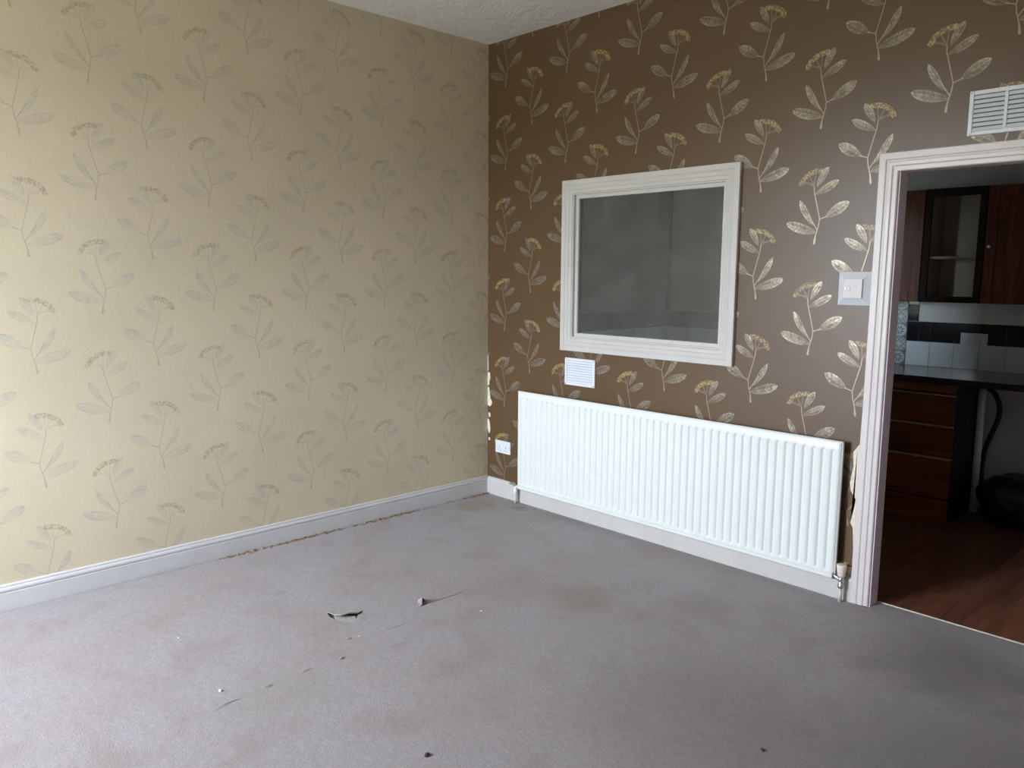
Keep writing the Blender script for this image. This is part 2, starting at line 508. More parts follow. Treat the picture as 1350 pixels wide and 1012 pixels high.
def add_tube(bm, pts, r, n=12, caps=True, mi=0):
    pts = [Vector(p) for p in pts]
    rings = []
    up = Vector((0.31, 0.17, 0.93)).normalized()
    for i, p in enumerate(pts):
        a = pts[max(i - 1, 0)]; b = pts[min(i + 1, len(pts) - 1)]
        d = (b - a).normalized()
        s = d.cross(up)
        if s.length < 1e-3:
            s = d.cross(Vector((1, 0, 0)))
        s.normalize()
        w = s.cross(d)
        rr = r[i] if isinstance(r, (list, tuple)) else r
        rings.append([bm.verts.new(p + rr * (math.cos(k * 2 * math.pi / n) * s + math.sin(k * 2 * math.pi / n) * w)) for k in range(n)])
    for A, B in zip(rings[:-1], rings[1:]):
        for k in range(n):
            f = bm.faces.new((A[k], A[(k + 1) % n], B[(k + 1) % n], B[k])); f.material_index = mi
    if caps:
        bm.faces.new(rings[0][::-1]).material_index = mi
        bm.faces.new(rings[-1]).material_index = mi

def tube(name, pts, r, mats, parent=None, n=14):
    bm = bmesh.new(); add_tube(bm, pts, r, n)
    o = from_bm(name, bm, mats, parent)
    for p in o.data.polygons:
        p.use_smooth = len(p.vertices) == 4
    return o

def empty(name, loc=(0, 0, 0)):
    o = bpy.data.objects.new(name, None)
    o.empty_display_size = 0.05
    COL.objects.link(o)
    o.location = loc
    return o

def tag(o, label, cat, group=None, kind=None):
    o['label'] = label; o['category'] = cat
    if group: o['group'] = group
    if kind: o['kind'] = kind
    return o

def struct(o, label, cat):
    return tag(o, label, cat, kind='structure')

def spline(pts, n=8):
    P = [Vector(p) for p in pts]
    P = [2 * P[0] - P[1]] + P + [2 * P[-1] - P[-2]]
    out = []
    for i in range(1, len(P) - 2):
        for k in range(n):
            t = k / n
            a, b, c, d = P[i - 1], P[i], P[i + 1], P[i + 2]
            out.append(0.5 * ((2 * b) + (c - a) * t + (2 * a - 5 * b + 4 * c - d) * t * t + (3 * b - a - 3 * c + d) * t ** 3))
    out.append(P[-2])
    return out

def slab_with_holes(name, x0, x1, z0, z1, y0, y1, holes, mats, parent=None):
    """upright slab in xz, faces at y0 (material 0) and y1 (material 1), holes with reveals (material 2)."""
    xs = sorted({x0, x1, *[h[0] for h in holes], *[h[1] for h in holes]})
    zs = sorted({z0, z1, *[h[2] for h in holes], *[h[3] for h in holes]})
    def solid(i, k):
        if i < 0 or k < 0 or i >= len(xs) - 1 or k >= len(zs) - 1:
            return False
        cx, cz = (xs[i] + xs[i + 1]) / 2, (zs[k] + zs[k + 1]) / 2
        return not any(h[0] < cx < h[1] and h[2] < cz < h[3] for h in holes)
    bm = bmesh.new(); V = {}
    def v(x, y, z):
        key = (x, y, z)
        if key not in V: V[key] = bm.verts.new(key)
        return V[key]
    def q(m, *c):
        f = bm.faces.new([v(*p) for p in c]); f.material_index = m
    for i in range(len(xs) - 1):
        for k in range(len(zs) - 1):
            if not solid(i, k): continue
            a, b, c, d = xs[i], xs[i + 1], zs[k], zs[k + 1]
            q(0, (a, y0, c), (b, y0, c), (b, y0, d), (a, y0, d))
            q(1, (b, y1, c), (a, y1, c), (a, y1, d), (b, y1, d))
            if not solid(i - 1, k): q(2, (a, y1, c), (a, y0, c), (a, y0, d), (a, y1, d))
            if not solid(i + 1, k): q(2, (b, y0, c), (b, y1, c), (b, y1, d), (b, y0, d))
            if not solid(i, k - 1): q(2, (a, y1, c), (b, y1, c), (b, y0, c), (a, y0, c))
            if not solid(i, k + 1): q(2, (a, y0, d), (b, y0, d), (b, y1, d), (a, y1, d))
    return from_bm(name, bm, mats, parent)

# ------------------------------------------------------------------ the room shell
T = 0.075                                            # thickness of the partition to the kitchen
HX0, HX1, HZ0, HZ1 = 0.770, 1.789, 1.126, 1.976      # hole of the internal window
DX0, DX1, DZ1 = 2.612, 3.412, 1.970                  # hole of the doorway
KX0, KX1, KY1, KZ = -0.09, 4.2, 2.2, 2.45            # kitchen

fl = struct(box('floor', (-0.1, ROOM_Y - 0.1, -0.10), (ROOM_X + 0.1, 0.085, -0.008), 'subfloor'), 'dirty brown subfloor showing along the left skirting beyond the carpet edge', 'floor')
struct(box('ceiling', (-0.1, ROOM_Y - 0.1, ROOM_Z), (ROOM_X + 0.1, T, ROOM_Z + 0.1), 'ceiling'), 'off-white ceiling with swirled texture above both papered walls', 'ceiling')
wl = struct(box('wall_left', (-0.09, ROOM_Y - 0.1, -0.1), (0.0, 0.0, ROOM_Z), 'paper_cream'), 'left wall in cream wallpaper with faint grey-blue flower sprigs', 'wall')
wf = struct(slab_with_holes('wall_front', -0.09, ROOM_X + 0.1, -0.1, ROOM_Z, 0.0, T, [(HX0, HX1, HZ0, HZ1), (DX0, DX1, -0.1, DZ1)],
            ('paper_brown', 'kitchen_wall', 'dark_brown')), 'brown feature wall with silvery flower sprigs, holding doorway and internal window', 'wall')
struct(box('wall_right', (ROOM_X, ROOM_Y - 0.1, -0.1), (ROOM_X + 0.1, 0.0, ROOM_Z), 'plain_wall'), 'plain wall on the right, outside the picture', 'wall')
struct(slab_with_holes('wall_back', 0.0, ROOM_X, -0.1, ROOM_Z, ROOM_Y, ROOM_Y - 0.30, [(WIN_X0, WIN_X1, WIN_Z0, WIN_Z1)],
       ('plain_wall', 'plain_wall', 'gloss')), 'plain wall behind the camera with the daylight window', 'wall')

def back_window():
    r = struct(empty('window_2', ((WIN_X0 + WIN_X1) / 2, ROOM_Y, WIN_Z0)), 'white framed daylight window behind the camera', 'window')
    bm = bmesh.new()
    a, b, c, d = WIN_X0 - r.location.x, WIN_X1 - r.location.x, 0.0, WIN_Z1 - WIN_Z0
    for lo, hi in (((a, -0.28, c), (a + 0.04, -0.22, d)), ((b - 0.04, -0.28, c), (b, -0.22, d)),
                   ((a + 0.04, -0.28, c), (b - 0.04, -0.22, c + 0.04)), ((a + 0.04, -0.28, d - 0.04), (b - 0.04, -0.22, d))):
        add_box(bm, lo, hi)
    from_bm('window_frame', bm, 'gloss', r)
    box('window_sill', (a - 0.05, -0.02, -0.03), (b + 0.05, 0.10, 0.0), 'gloss', r, 0.004)
back_window()

# kitchen shell
struct(slab_with_holes('wall_kitchen_back', KX0 - 0.1, KX1 + 0.1, -0.1, KZ, KY1, KY1 + 0.1, [], ('kitchen_wall',) * 3), 'grey-white back wall of the dark kitchen beyond the doorway', 'wall')
kb = bpy.data.objects['wall_kitchen_back']
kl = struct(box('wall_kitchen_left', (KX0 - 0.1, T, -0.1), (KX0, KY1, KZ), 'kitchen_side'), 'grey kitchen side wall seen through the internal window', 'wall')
struct(box('wall_kitchen_right', (KX1, T, -0.1), (KX1 + 0.1, KY1, KZ), 'kitchen_wall'), 'right wall of the kitchen, out of view', 'wall')
struct(box('ceiling_kitchen', (KX0 - 0.1, T, KZ), (KX1 + 0.1, KY1 + 0.1, KZ + 0.1), 'kitchen_ceiling'), 'ceiling of the kitchen, out of view above the doorway', 'ceiling')
kf = struct(box('floor_kitchen', (KX0, 0.085, -0.10), (KX1, KY1, -0.014), 'subfloor'), 'red-brown laminate plank floor of the kitchen beyond the doorway', 'floor')

def planks():
    w, L = 0.192, 1.25
    x = 1.55; i = 0
    while x < KX1 - 0.02:
        y = 0.098 - [0.0, 0.55, 0.95, 0.3][i % 4]
        while y < KY1 - 0.01:
            a, b = max(y, 0.098), min(y + L, KY1)
            if b - a > 0.05:
                box('plank', (x + 0.0008, a + 0.0008, -0.0138), (min(x + w, KX1) - 0.0008, b - 0.0008, -0.004 - 0.0004 * (i % 2)), 'laminate', kf, 0.0012)
            y += L
        x += w; i += 1
planks()

# ------------------------------------------------------------------ mitred mouldings
CASING = [(0.0, 0.0), (0.0, 0.019), (0.003, 0.022), (0.028, 0.022), (0.033, 0.0175), (0.037, 0.0175), (0.042, 0.0195), (0.055, 0.019),
          (0.060, 0.0145), (0.064, 0.0140), (0.076, 0.0135), (0.080, 0.010), (0.080, 0.0)]

def moulding_side(name, c0, c1, d0, d1, profile, mats, parent, y=0.0):
    """side from outer corner c0 to c1 (x,z); d0,d1: direction each corner moves per metre of inset."""
    bm = bmesh.new()
    A = [bm.verts.new((c0[0] + d0[0] * d, y - h, c0[1] + d0[1] * d)) for d, h in profile]
    B = [bm.verts.new((c1[0] + d1[0] * d, y - h, c1[1] + d1[1] * d)) for d, h in profile]
    for i in range(len(A) - 1):
        bm.faces.new((A[i], A[i + 1], B[i + 1], B[i]))
    bm.faces.new((A[-1], A[0], B[0], B[-1]))
    bm.faces.new(A); bm.faces.new(B[::-1])
    return from_bm(name, bm, mats, parent)

def internal_window():
    X0, X1, Z0, Z1 = 0.683, 1.876, 1.044, 2.060
    cx = (X0 + X1) / 2
    r = struct(empty('window_1', (cx, 0.0, Z0)), 'white framed internal window in the brown wall, dusty glass onto kitchen', 'window')
    a, b, c, d = X0 - cx, X1 - cx, 0.0, Z1 - Z0
    cor = [(a, c), (b, c), (b, d), (a, d)]
    dr = [(1, 1), (-1, 1), (-1, -1), (1, -1)]
    for i in range(4):
        j = (i + 1) % 4
        moulding_side('casing', cor[i], cor[j], dr[i], dr[j], CASING, 'gloss', r)
    # lining in the thickness of the wall, then the glazing bead holding the pane
    LN = [(0.078, 0.0), (0.087, 0.0), (0.087, -T), (0.078, -T)]
    for i in range(4):
        j = (i + 1) % 4
        moulding_side('lining', cor[i], cor[j], dr[i], dr[j], [(0.0805, 0.008), (0.0875, 0.008), (0.0875, -0.024), (0.0805, -0.024)], 'gloss', r)
        moulding_side('glazing_bead', cor[i], cor[j], dr[i], dr[j], [(0.0876, -0.012), (0.106, -0.012), (0.109, -0.015), (0.109, -0.028), (0.0876, -0.028)], 'gloss', r)
    box('pane', (a + 0.092, 0.0285, c + 0.092), (b - 0.092, 0.0325, d - 0.092), 'glass', r)
    for i in range(4):
        j = (i + 1) % 4
        moulding_side('stop_bead', cor[i], cor[j], dr[i], dr[j], [(0.0876, -0.033), (0.107, -0.033), (0.107, -0.055), (0.0876, -0.055)], 'dark_brown', r)
internal_window()

def doorway():
    X0, X1, ZT = 2.545, 3.479, 2.029
    r = struct(empty('door_1', (2.545, 0.0, 0.0)), 'white cased doorway without a door, at the right, opening into kitchen', 'doorway')
    b = X1 - X0
    moulding_side('casing', (0, 0), (0, ZT), (1, 0), (1, -1), CASING, 'gloss_door', r)
    moulding_side('casing', (0, ZT), (b, ZT), (1, -1), (-1, -1), CASING, 'gloss_door', r)
    moulding_side('casing', (b, ZT), (b, 0), (-1, -1), (-1, 0), CASING, 'gloss_door', r)
    l, rr, h = DX0 - X0, DX1 - X0, DZ1
    box('lining', (l, -0.002, -0.006), (l + 0.020, T + 0.004, h - 0.0), 'lining', r, 0.001)
    box('lining', (rr - 0.020, -0.002, -0.006), (rr, T + 0.004, h), 'lining', r, 0.001)
    box('lining', (l + 0.020, -0.002, h - 0.020), (rr - 0.020, T + 0.004, h), 'lining', r, 0.001)
    bm = bmesh.new()
    sec = [(0.080, -0.004), (0.083, 0.001), (0.088, 0.0026), (0.094, 0.001), (0.097, -0.004)]
    A = [bm.verts.new((l + 0.021, y, z)) for y, z in sec]; B = [bm.verts.new((rr - 0.021, y, z)) for y, z in sec]
    for i in range(len(sec) - 1):
        bm.faces.new((A[i], A[i + 1], B[i + 1], B[i]))
    bm.faces.new((A[-1], A[0], B[0], B[-1])); bm.faces.new(A); bm.faces.new(B[::-1])
    o = from_bm('threshold_strip', bm, 'strip', r)
    o['label'] = 'thin pale metal threshold strip between carpet and laminate'
doorway()

# skirting boards
SKIRT = [(0.0, -0.008), (0.016, -0.008), (0.016, 0.082), (0.0125, 0.085), (0.0125, 0.088), (0.0165, 0.091), (0.0165, 0.099), (0.013, 0.106), (0.010, 0.109), (0.011, 0.114), (0.006, 0.120), (0.0, 0.120)]
def skirting(name, frm, to, out, mats, prof):
    bm = bmesh.new()
    A = [bm.verts.new((frm[0] + out[0] * d, frm[1] + out[1] * d, z)) for d, z in prof]
    B = [bm.verts.new((to[0] + out[0] * d, to[1] + out[1] * d, z)) for d, z in prof]
    for i in range(len(A)):
        j = (i + 1) % len(A)
        bm.faces.new((A[i], A[j], B[j], B[i]))
    bm.faces.new(A[::-1]); bm.faces.new(B)
    return from_bm(name, bm, mats)
bl = struct(skirting('baseboard_left', (0, ROOM_Y), (0, 0), (1, 0), 'gloss_left', SKIRT), 'greyish white moulded skirting board along the cream wall', 'skirting board')
PLAINSK = [(0.0, -0.008), (0.017, -0.008), (0.017, 0.098), (0.014, 0.108), (0.008, 0.117), (0.0, 0.118)]
bf = struct(skirting('baseboard_front', (0.0165, 0), (2.5445, 0), (0, -1), 'gloss', PLAINSK), 'white skirting board under the radiator on the brown wall', 'skirting board')

# ------------------------------------------------------------------ carpet with a ragged edge, tears and seam splits
def slit(pts, w):
    """closed thin polygon following pts, widths w per point"""
    P = [Vector((*p, 0)) for p in pts]
    Lf, Rt = [], []
    for i, p in enumerate(P):
        d = (P[min(i + 1, len(P) - 1)] - P[max(i - 1, 0)]).normalized()
        n = Vector((-d.y, d.x, 0))
        if w[i] <= 0:
            Lf.append(p)
        else:
            Lf.append(p + n * w[i] / 2); Rt.append(p - n * w[i] / 2)
    return [(v.x, v.y) for v in Lf + Rt[::-1]]

def carpet():
    bm = bmesh.new()
    r = random.Random(3)
    def loop(pts):
        vs = [bm.verts.new((x, y, 0.0)) for x, y in pts]
        return [bm.edges.new((vs[i], vs[(i + 1) % len(vs)])) for i in range(len(vs))]
    outer = []
    y = ROOM_Y + 0.005
    while y < -0.03:                                     # ragged edge along the left skirting
        g = 0.004 if y < -2.3 else 0.010
        if -1.9 < y < -0.55: g = 0.012
        if -0.22 < y: g = 0.014
        if y < -2.3: outer.append((0.0165 + g + r.uniform(0, 0.002), y)); y += 0.10
        else: outer.append((0.0165 + g + r.uniform(-0.006, 0.008), y)); y += r.uniform(0.012, 0.04)
    outer.append((0.030, -0.020))
    x = 0.1
    while x < 2.5:
        outer.append((x, -0.0185 - r.uniform(0, 0.002))); x += 0.12
    outer += [(2.50, -0.024), (2.540, -0.025), (2.632, -0.024), (2.634, 0.079), (3.390, 0.079), (3.392, -0.024), (4.695, -0.005), (4.695, ROOM_Y + 0.005)]
    E = loop(outer[::-1])
    holes = [
        [(1.003, -1.862), (0.999, -1.846), (1.040, -1.800), (1.086, -1.741), (1.098, -1.737), (1.112, -1.775), (1.140, -1.800), (1.158, -1.828), (1.112, -1.868), (1.095, -1.870), (1.045, -1.874)],
        slit([(1.212, -1.512), (1.222, -1.495), (1.226, -1.42), (1.229, -1.31), (1.217, -1.157)], [0.0, 0.008, 0.0045, 0.004, 0.0]),
        slit([(1.323, -1.79), (1.326, -1.70), (1.322, -1.62)], [0.0, 0.0035, 0.0]),
        slit([(1.452, -2.61), (1.429, -2.512), (1.412, -2.442)], [0.0, 0.003, 0.0]),
        slit([(1.414, -2.375), (1.420, -2.345), (1.421, -2.32)], [0.0, 0.0035, 0.0]),
        slit([(1.416, -2.225), (1.405, -2.19), (1.402, -2.155)], [0.0, 0.004, 0.0]),
        slit([(1.415, -2.06), (1.420, -2.03), (1.425, -2.015)], [0.0, 0.0035, 0.0]),
        slit([(1.452, -1.92), (1.462, -1.83), (1.466, -1.745)], [0.0, 0.0025, 0.0]),
        slit([(1.283, -1.945), (1.292, -1.925), (1.296, -1.905)], [0.0, 0.0035, 0.0]),
        slit([(0.44, -0.36), (0.50, -0.24), (0.54, -0.17)], [0.0, 0.006, 0.0]),
    ]
    for h in holes:
        E += loop(h)
    bmesh.ops.triangle_fill(bm, use_beauty=True, use_dissolve=False, edges=E)
    for f in bm.faces:
        if f.normal.z < 0: f.normal_flip()
    be = [e for e in bm.edges if len(e.link_faces) == 1]
    ex = bmesh.ops.extrude_edge_only(bm, edges=be)
    for v in [g for g in ex['geom'] if isinstance(g, bmesh.types.BMVert)]:
        v.co.z = -0.0075
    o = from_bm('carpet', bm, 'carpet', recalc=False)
    tag(o, 'worn taupe carpet with torn seam covering the whole floor', 'carpet')
    # the torn tongue lifting over the hole
    bm = bmesh.new()
    A = [(0.998, -1.850), (1.020, -1.820), (1.045, -1.790), (1.066, -1.762), (1.090, -1.738)]
    B = [(1.018, -1.872), (1.062, -1.862), (1.098, -1.850), (1.106, -1.815), (1.108, -1.772)]
    N = 5; rows = []
    lift = [0.010, 0.013, 0.017, 0.016, 0.008]
    for k in range(N + 1):
        t = k / N
        rows.append([bm.verts.new((a[0] + (b[0] - a[0]) * t, a[1] + (b[1] - a[1]) * t, -0.001 + lift[i] * t ** 1.3 + 0.003 * math.sin(i * 2.1 + t * 2) * t)) for i, (a, b) in enumerate(zip(A, B))])
    for k in range(N):
        for i in range(4):
            bm.faces.new((rows[k][i], rows[k][i + 1], rows[k + 1][i + 1], rows[k + 1][i]))
    f = from_bm('torn_flap', bm, 'carpet', o)
    f.modifiers.new('s', 'SOLIDIFY').thickness = 0.004
    f['label'] = 'torn flap of carpet lifted over pale underlay'
    bm = bmesh.new()
    pts = [(1.095, -1.871), (1.118, -1.870), (1.164, -1.833), (1.140, -1.803), (1.112, -1.785), (1.085, -1.800), (1.040, -1.850)]
    lo = [bm.verts.new((x, y, -0.0078)) for x, y in pts]; hi = [bm.verts.new((x, y, -0.0015)) for x, y in pts]
    bm.faces.new(hi)
    for i in range(len(pts)):
        j = (i + 1) % len(pts); bm.faces.new((lo[i], lo[j], hi[j], hi[i]))
    f = from_bm('underlay_scrap', bm, 'underlay', o)
    f['label'] = 'pale scrap of underlay in the torn hole'
    # small upturned corner at the head of the split
    bm = bmesh.new()
    a = [bm.verts.new(p) for p in ((1.158, -1.478, 0.0), (1.190, -1.500, 0.006), (1.226, -1.522, 0.001))]
    b = [bm.verts.new(p) for p in ((1.185, -1.455, 0.001), (1.205, -1.486, 0.030), (1.228, -1.508, 0.006))]
    for i in range(2): bm.faces.new((a[i], a[i + 1], b[i + 1], b[i]))
    f = from_bm('curled_corner', bm, 'carpet', o)
    f.modifiers.new('s', 'SOLIDIFY').thickness = 0.004
    f['label'] = 'small upturned corner of carpet at the end of the split'
    # low puckers along the seam
    for (x, y, L, a) in ((1.408, -2.19, 0.055, 0.35), (1.417, -2.35, 0.045, 0.2), (1.42, -2.04, 0.035, -0.2), (1.43, -2.50, 0.09, 0.1), (1.29, -1.925, 0.03, 0.0)):
        bm = bmesh.new()
        n = 6; R0 = []
        for i in range(n + 1):
            t = i / n; s = math.sin(math.pi * t)
            yy = y + (t - 0.5) * L; xx = x - 0.006 + a * (t - 0.5) * L
            R0.append([bm.verts.new((xx - 0.016 * s - 0.001, yy, -0.0005)), bm.verts.new((xx - 0.007 * s, yy, 0.0035 * s)), bm.verts.new((xx, yy, 0.0045 * s - 0.0004)), bm.verts.new((xx + 0.002 * s, yy, 0.0))])
        for A_, B_ in zip(R0[:-1], R0[1:]):
            for i in range(3): bm.faces.new((A_[i], A_[i + 1], B_[i + 1], B_[i]))
        from_bm('pucker', bm, 'carpet', o, smooth=True)
    return o
carpet()

def debris():
    bm = bmesh.new(); r = random.Random(11)
    spans = [(-1.95, -1.62, 90), (-1.62, -1.20, 130), (-1.12, -0.58, 190), (-0.25, -0.02, 70), (-0.56, -0.3, 14)]
    for a, b, n in spans:
        for _ in range(n):
            y = r.uniform(a, b); x = 0.018 + abs(r.gauss(0, 0.014)); s = r.uniform(0.002, 0.0075)
            z = r.uniform(-0.007, 0.001)
            m = Matrix.Translation((x, y, z + s * 0.4)) @ Matrix.Rotation(r.uniform(0, 6), 4, Vector((r.random(), r.random(), r.random())).normalized()) @ Matrix.Diagonal((s * r.uniform(0.6, 2.2), s * r.uniform(0.6, 2.4), s * 0.7, 1))
            bmesh.ops.create_cube(bm, size=1.0, matrix=m)
    o = from_bm('skirting_debris', bm, 'debris', recalc=False)
    tag(o, 'brown crumbled underlay and dust along the left skirting gap', 'debris', kind='stuff')
debris()

def chip(name, x, y, s, mat, label, cat, flat=0.5, seed=0):
    bm = bmesh.new(); r = random.Random(seed)
    bmesh.ops.create_icosphere(bm, subdivisions=2, radius=1.0)
    for v in bm.verts:
        k = 1 + 0.35 * noise.noise(v.co * 1.7 + Vector((seed * 3.1, 0, 0)))
        v.co = Vector((v.co.x * s * k, v.co.y * s * 0.65 * k, v.co.z * s * flat * k))
    zmin = min(v.co.z for v in bm.verts)
    for v in bm.verts: v.co.z -= zmin
    o = from_bm(name, bm, mat)
    o.location = (x, y, 0.0); o.rotation_euler.z = r.uniform(0, 3)
    tag(o, label, cat, {'plaster_chip': 'plaster chips on the carpet', 'leaf_scrap': 'dark scraps on the carpet'}[name])
chip('plaster_chip', 1.327, -2.494, 0.0075, 'chip', 'largest white plaster chip, lying on the carpet at lower left', 'chip', 0.5, 1)
chip('plaster_chip', 1.296, -1.885, 0.0035, 'chip', 'tiny white plaster chip on the carpet below the torn flap', 'chip', 0.5, 2)
chip('plaster_chip', 1.455, -1.347, 0.0050, 'chip', 'white speck of plaster on carpet right of the seam split', 'chip', 0.5, 3)
chip('plaster_chip', 0.799, -2.441, 0.0035, 'chip', 'tiny white plaster speck on the carpet nearest the left skirting', 'chip', 0.5, 4)
chip('leaf_scrap', 2.147, -2.185, 0.011, 'scrap', 'dark curled leaf scrap on the carpet at the bottom centre', 'scrap', 0.45, 5)
chip('leaf_scrap', 2.856, -1.386, 0.009, 'scrap', 'dark scrap on the carpet at lower right, towards the doorway', 'scrap', 0.35, 6)

# ------------------------------------------------------------------ torn wallpaper patches (bare plaster) on the brown wall
def patch(name, pts, label=None, mat='plaster'):
    bm = bmesh.new()
    A = [bm.verts.new((x, -0.0012, z)) for x, z in pts]
    B = [bm.verts.new((x, 0.002, z)) for x, z in pts]
    bm.faces.new(A)
    for i in range(len(pts)):
        j = (i + 1) % len(pts); bm.faces.new((A[i], B[i], B[j], A[j]))
    bmesh.ops.triangulate(bm, faces=[f for f in bm.faces if len(f.verts) > 4])
    o = from_bm(name, bm, mat, wf)
    if label: o['label'] = label
patch('torn_paper_patch', [(0.0005, 0.835), (0.010, 0.845), (0.024, 0.835), (0.027, 0.80), (0.016, 0.775), (0.018, 0.760), (0.0005, 0.745)], 'bare cream plaster where paper is torn at the corner')
patch('torn_paper_patch', [(0.0005, 0.735), (0.012, 0.742), (0.022, 0.70), (0.026, 0.668), (0.044, 0.640), (0.040, 0.622), (0.022, 0.606), (0.0005, 0.615)])
patch('torn_paper_patch', [(0.010, 0.566), (0.026, 0.560), (0.028, 0.538), (0.016, 0.530), (0.008, 0.545)])
patch('torn_paper_patch', [(0.0005, 0.520), (0.014, 0.515), (0.024, 0.480), (0.028, 0.445), (0.018, 0.418), (0.008, 0.43), (0.0005, 0.46)])
patch('torn_paper_patch', [(0.010, 0.392), (0.025, 0.388), (0.024, 0.370), (0.012, 0.368)])
patch('torn_paper_patch', [(0.0005, 0.955), (0.006, 0.955), (0.007, 0.86), (0.0005, 0.85)])
patch('paint_smear', [(2.546, 0.955), (2.538, 0.90), (2.536, 0.745), (2.528, 0.735), (2.509, 0.705), (2.514, 0.64), (2.503, 0.56), (2.508, 0.525), (2.524, 0.50), (2.535, 0.488), (2.529, 0.44), (2.516, 0.372), (2.530, 0.35), (2.538, 0.25), (2.546, 0.25)], 'cream strip of torn paper and smeared paint beside the doorway casing')
patch('paint_smear', [(2.546, 0.165), (2.520, 0.160), (2.518, 0.121), (2.546, 0.120)])

# ------------------------------------------------------------------ radiator
def radiator():
    x0, x1, z0, z1, yf = 0.356, 2.480, 0.101, 0.757, -0.064
    r = empty('radiator', (x0, yf, z0))
    tag(r, 'long white ribbed panel radiator on the brown wall under the window', 'radiator')
    cs = [0.398 - x0 + i * (2.441 - 0.398) / 45 for i in range(46)]
    W, H = x1 - x0, z1 - z0
    gz0, gz1 = 0.050, H - 0.052
    Rg, Dg = 0.0115, 0.0105
    xs = [0.0, 0.0025, 0.006, 0.012]
    for c in cs:
        xs += [c + k for k in (-0.0115, -0.0085, -0.006, -0.003, 0.0, 0.003, 0.006, 0.0085, 0.0115)]
    xs += [W - 0.012, W - 0.006, W - 0.0025, W]
    zs = [0.0, 0.003, 0.008, 0.014, 0.019, 0.023]
    zs += [gz0 - 0.0115 + k for k in (0, 0.0025, 0.0055, 0.0085, 0.0115)] + [0.14, 0.3, 0.46]
    zs += [gz1 + k for k in (0, 0.003, 0.006, 0.009, 0.0115)]
    zs += [H - 0.022, H - 0.018, H - 0.012, H - 0.006, H - 0.0025, H]
    zs = sorted(zs)
    def depth(x, z):
        e = min(x, W - x, z, H - z)
        d = 0.010 * max(0.0, 1 - e / 0.012) ** 2
        # pressed seam line along top and bottom
        for zz in (0.0185, H - 0.0175):
            d += 0.0025 * max(0.0, 1 - abs(z - zz) / 0.004)
        i = min(range(len(cs)), key=lambda k: abs(cs[k] - x))
        dz = max(gz0 - z, z - gz1, 0.0)
        q = math.hypot(x - cs[i], dz) / Rg
        if q < 1: d += Dg * (0.5 + 0.5 * math.cos(math.pi * q)) ** 0.8
        return d
    bm = bmesh.new()
    V = [[bm.verts.new((x, depth(x, z), z)) for x in xs] for z in zs]
    for k in range(len(zs) - 1):
        for i in range(len(xs) - 1):
            bm.faces.new((V[k][i], V[k][i + 1], V[k + 1][i + 1], V[k + 1][i]))
    o = from_bm('front_panel', bm, 'radiator', r, smooth=True)
    box('back_panel', (0.0015, 0.0095, 0.0015), (W + 0.004, 0.026, H - 0.002), 'radiator', r, 0.004, 2)
    for bx in (0.30, W / 2, W - 0.30):
        b2 = bmesh.new()
        add_box(b2, (bx - 0.016, 0.028, 0.08), (bx + 0.016, 0.0335, H - 0.06))
        add_box(b2, (bx - 0.016, 0.0335, 0.10), (bx + 0.016, 0.0635, 0.125))
        add_box(b2, (bx - 0.016, 0.0335, H - 0.11), (bx + 0.016, 0.0635, H - 0.085))
        from_bm('bracket', b2, 'radiator', r)
    # valve at the right foot
    vx, vy = 2.512 - x0, 0.014
    def lathe(name, prof, cx, cy, mat, n=20, parent=r):
        b = bmesh.new()
        rings = [[b.verts.new((cx + rad * math.cos(2 * math.pi * k / n), cy + rad * math.sin(2 * math.pi * k / n), z)) for k in range(n)] for rad, z in prof]
        for A, B in zip(rings[:-1], rings[1:]):
            for k in range(n): b.faces.new((A[k], A[(k + 1) % n], B[(k + 1) % n], B[k]))
        b.faces.new(rings[0][::-1]); b.faces.new(rings[-1])
        o = from_bm(name, b, mat, parent)
        for p in o.data.polygons: p.use_smooth = len(p.vertices) == 4
        return o
    zz = lambda z: z - 0.012 - z0
    v = lathe('valve', [(0.010, zz(0.078)), (0.0145, zz(0.082)), (0.0145, zz(0.096)), (0.011, zz(0.099)), (0.0125, zz(0.118)), (0.012, zz(0.138))], vx, vy, 'chrome')
    v['label'] = 'tarnished chrome valve at the right foot'
    lathe('valve_cap', [(0.0155, zz(0.136)), (0.0175, zz(0.140)), (0.0225, zz(0.180)), (0.023, zz(0.190)), (0.018, zz(0.194))], vx, vy, 'cap', parent=v)
    bm = bmesh.new()
    add_tube(bm, [(W - 0.012, vy, zz(0.134)), (vx, vy, zz(0.118))], 0.009, 12)
    from_bm('valve_union', bm, 'chrome', v)
    bm = bmesh.new()
    ring = [(W - 0.004 + 0.0, vy + 0.0165 * math.cos(a), zz(0.133) + 0.0165 * math.sin(a)) for a in [i * 2 * math.pi / 18 for i in range(19)]]
    add_tube(bm, ring, 0.0028, 6, caps=False)
    from_bm('union_ring', bm, 'chrome', v)
    tube('pipe', [(vx, vy, 0.0006 - z0), (vx, vy, zz(0.080))], 0.009, 'gloss', r)
    # lockshield at the left foot
    lx = 0.332 - x0
    v = lathe('valve', [(0.009, zz(0.075)), (0.013, zz(0.079)), (0.013, zz(0.110)), (0.010, zz(0.114)), (0.010, zz(0.132))], lx, vy, 'radiator')
    bm = bmesh.new()
    add_tube(bm, [(lx, vy, zz(0.126)), (0.012, vy, zz(0.132))], 0.009, 12)
    from_bm('valve_union', bm, 'radiator', v)
    bm = bmesh.new()
    add_tube(bm, [(lx, vy, zz(0.131)), (lx - 0.020, vy - 0.006, zz(0.139)), (lx - 0.042, vy - 0.012, zz(0.146))], [0.009, 0.006, 0.010], 10)
    add_tube(bm, [(lx, vy, zz(0.130)), (lx, vy, zz(0.150))], [0.011, 0.007], 10)
    o = from_bm('valve_spindle', bm, 'valve_green', v)
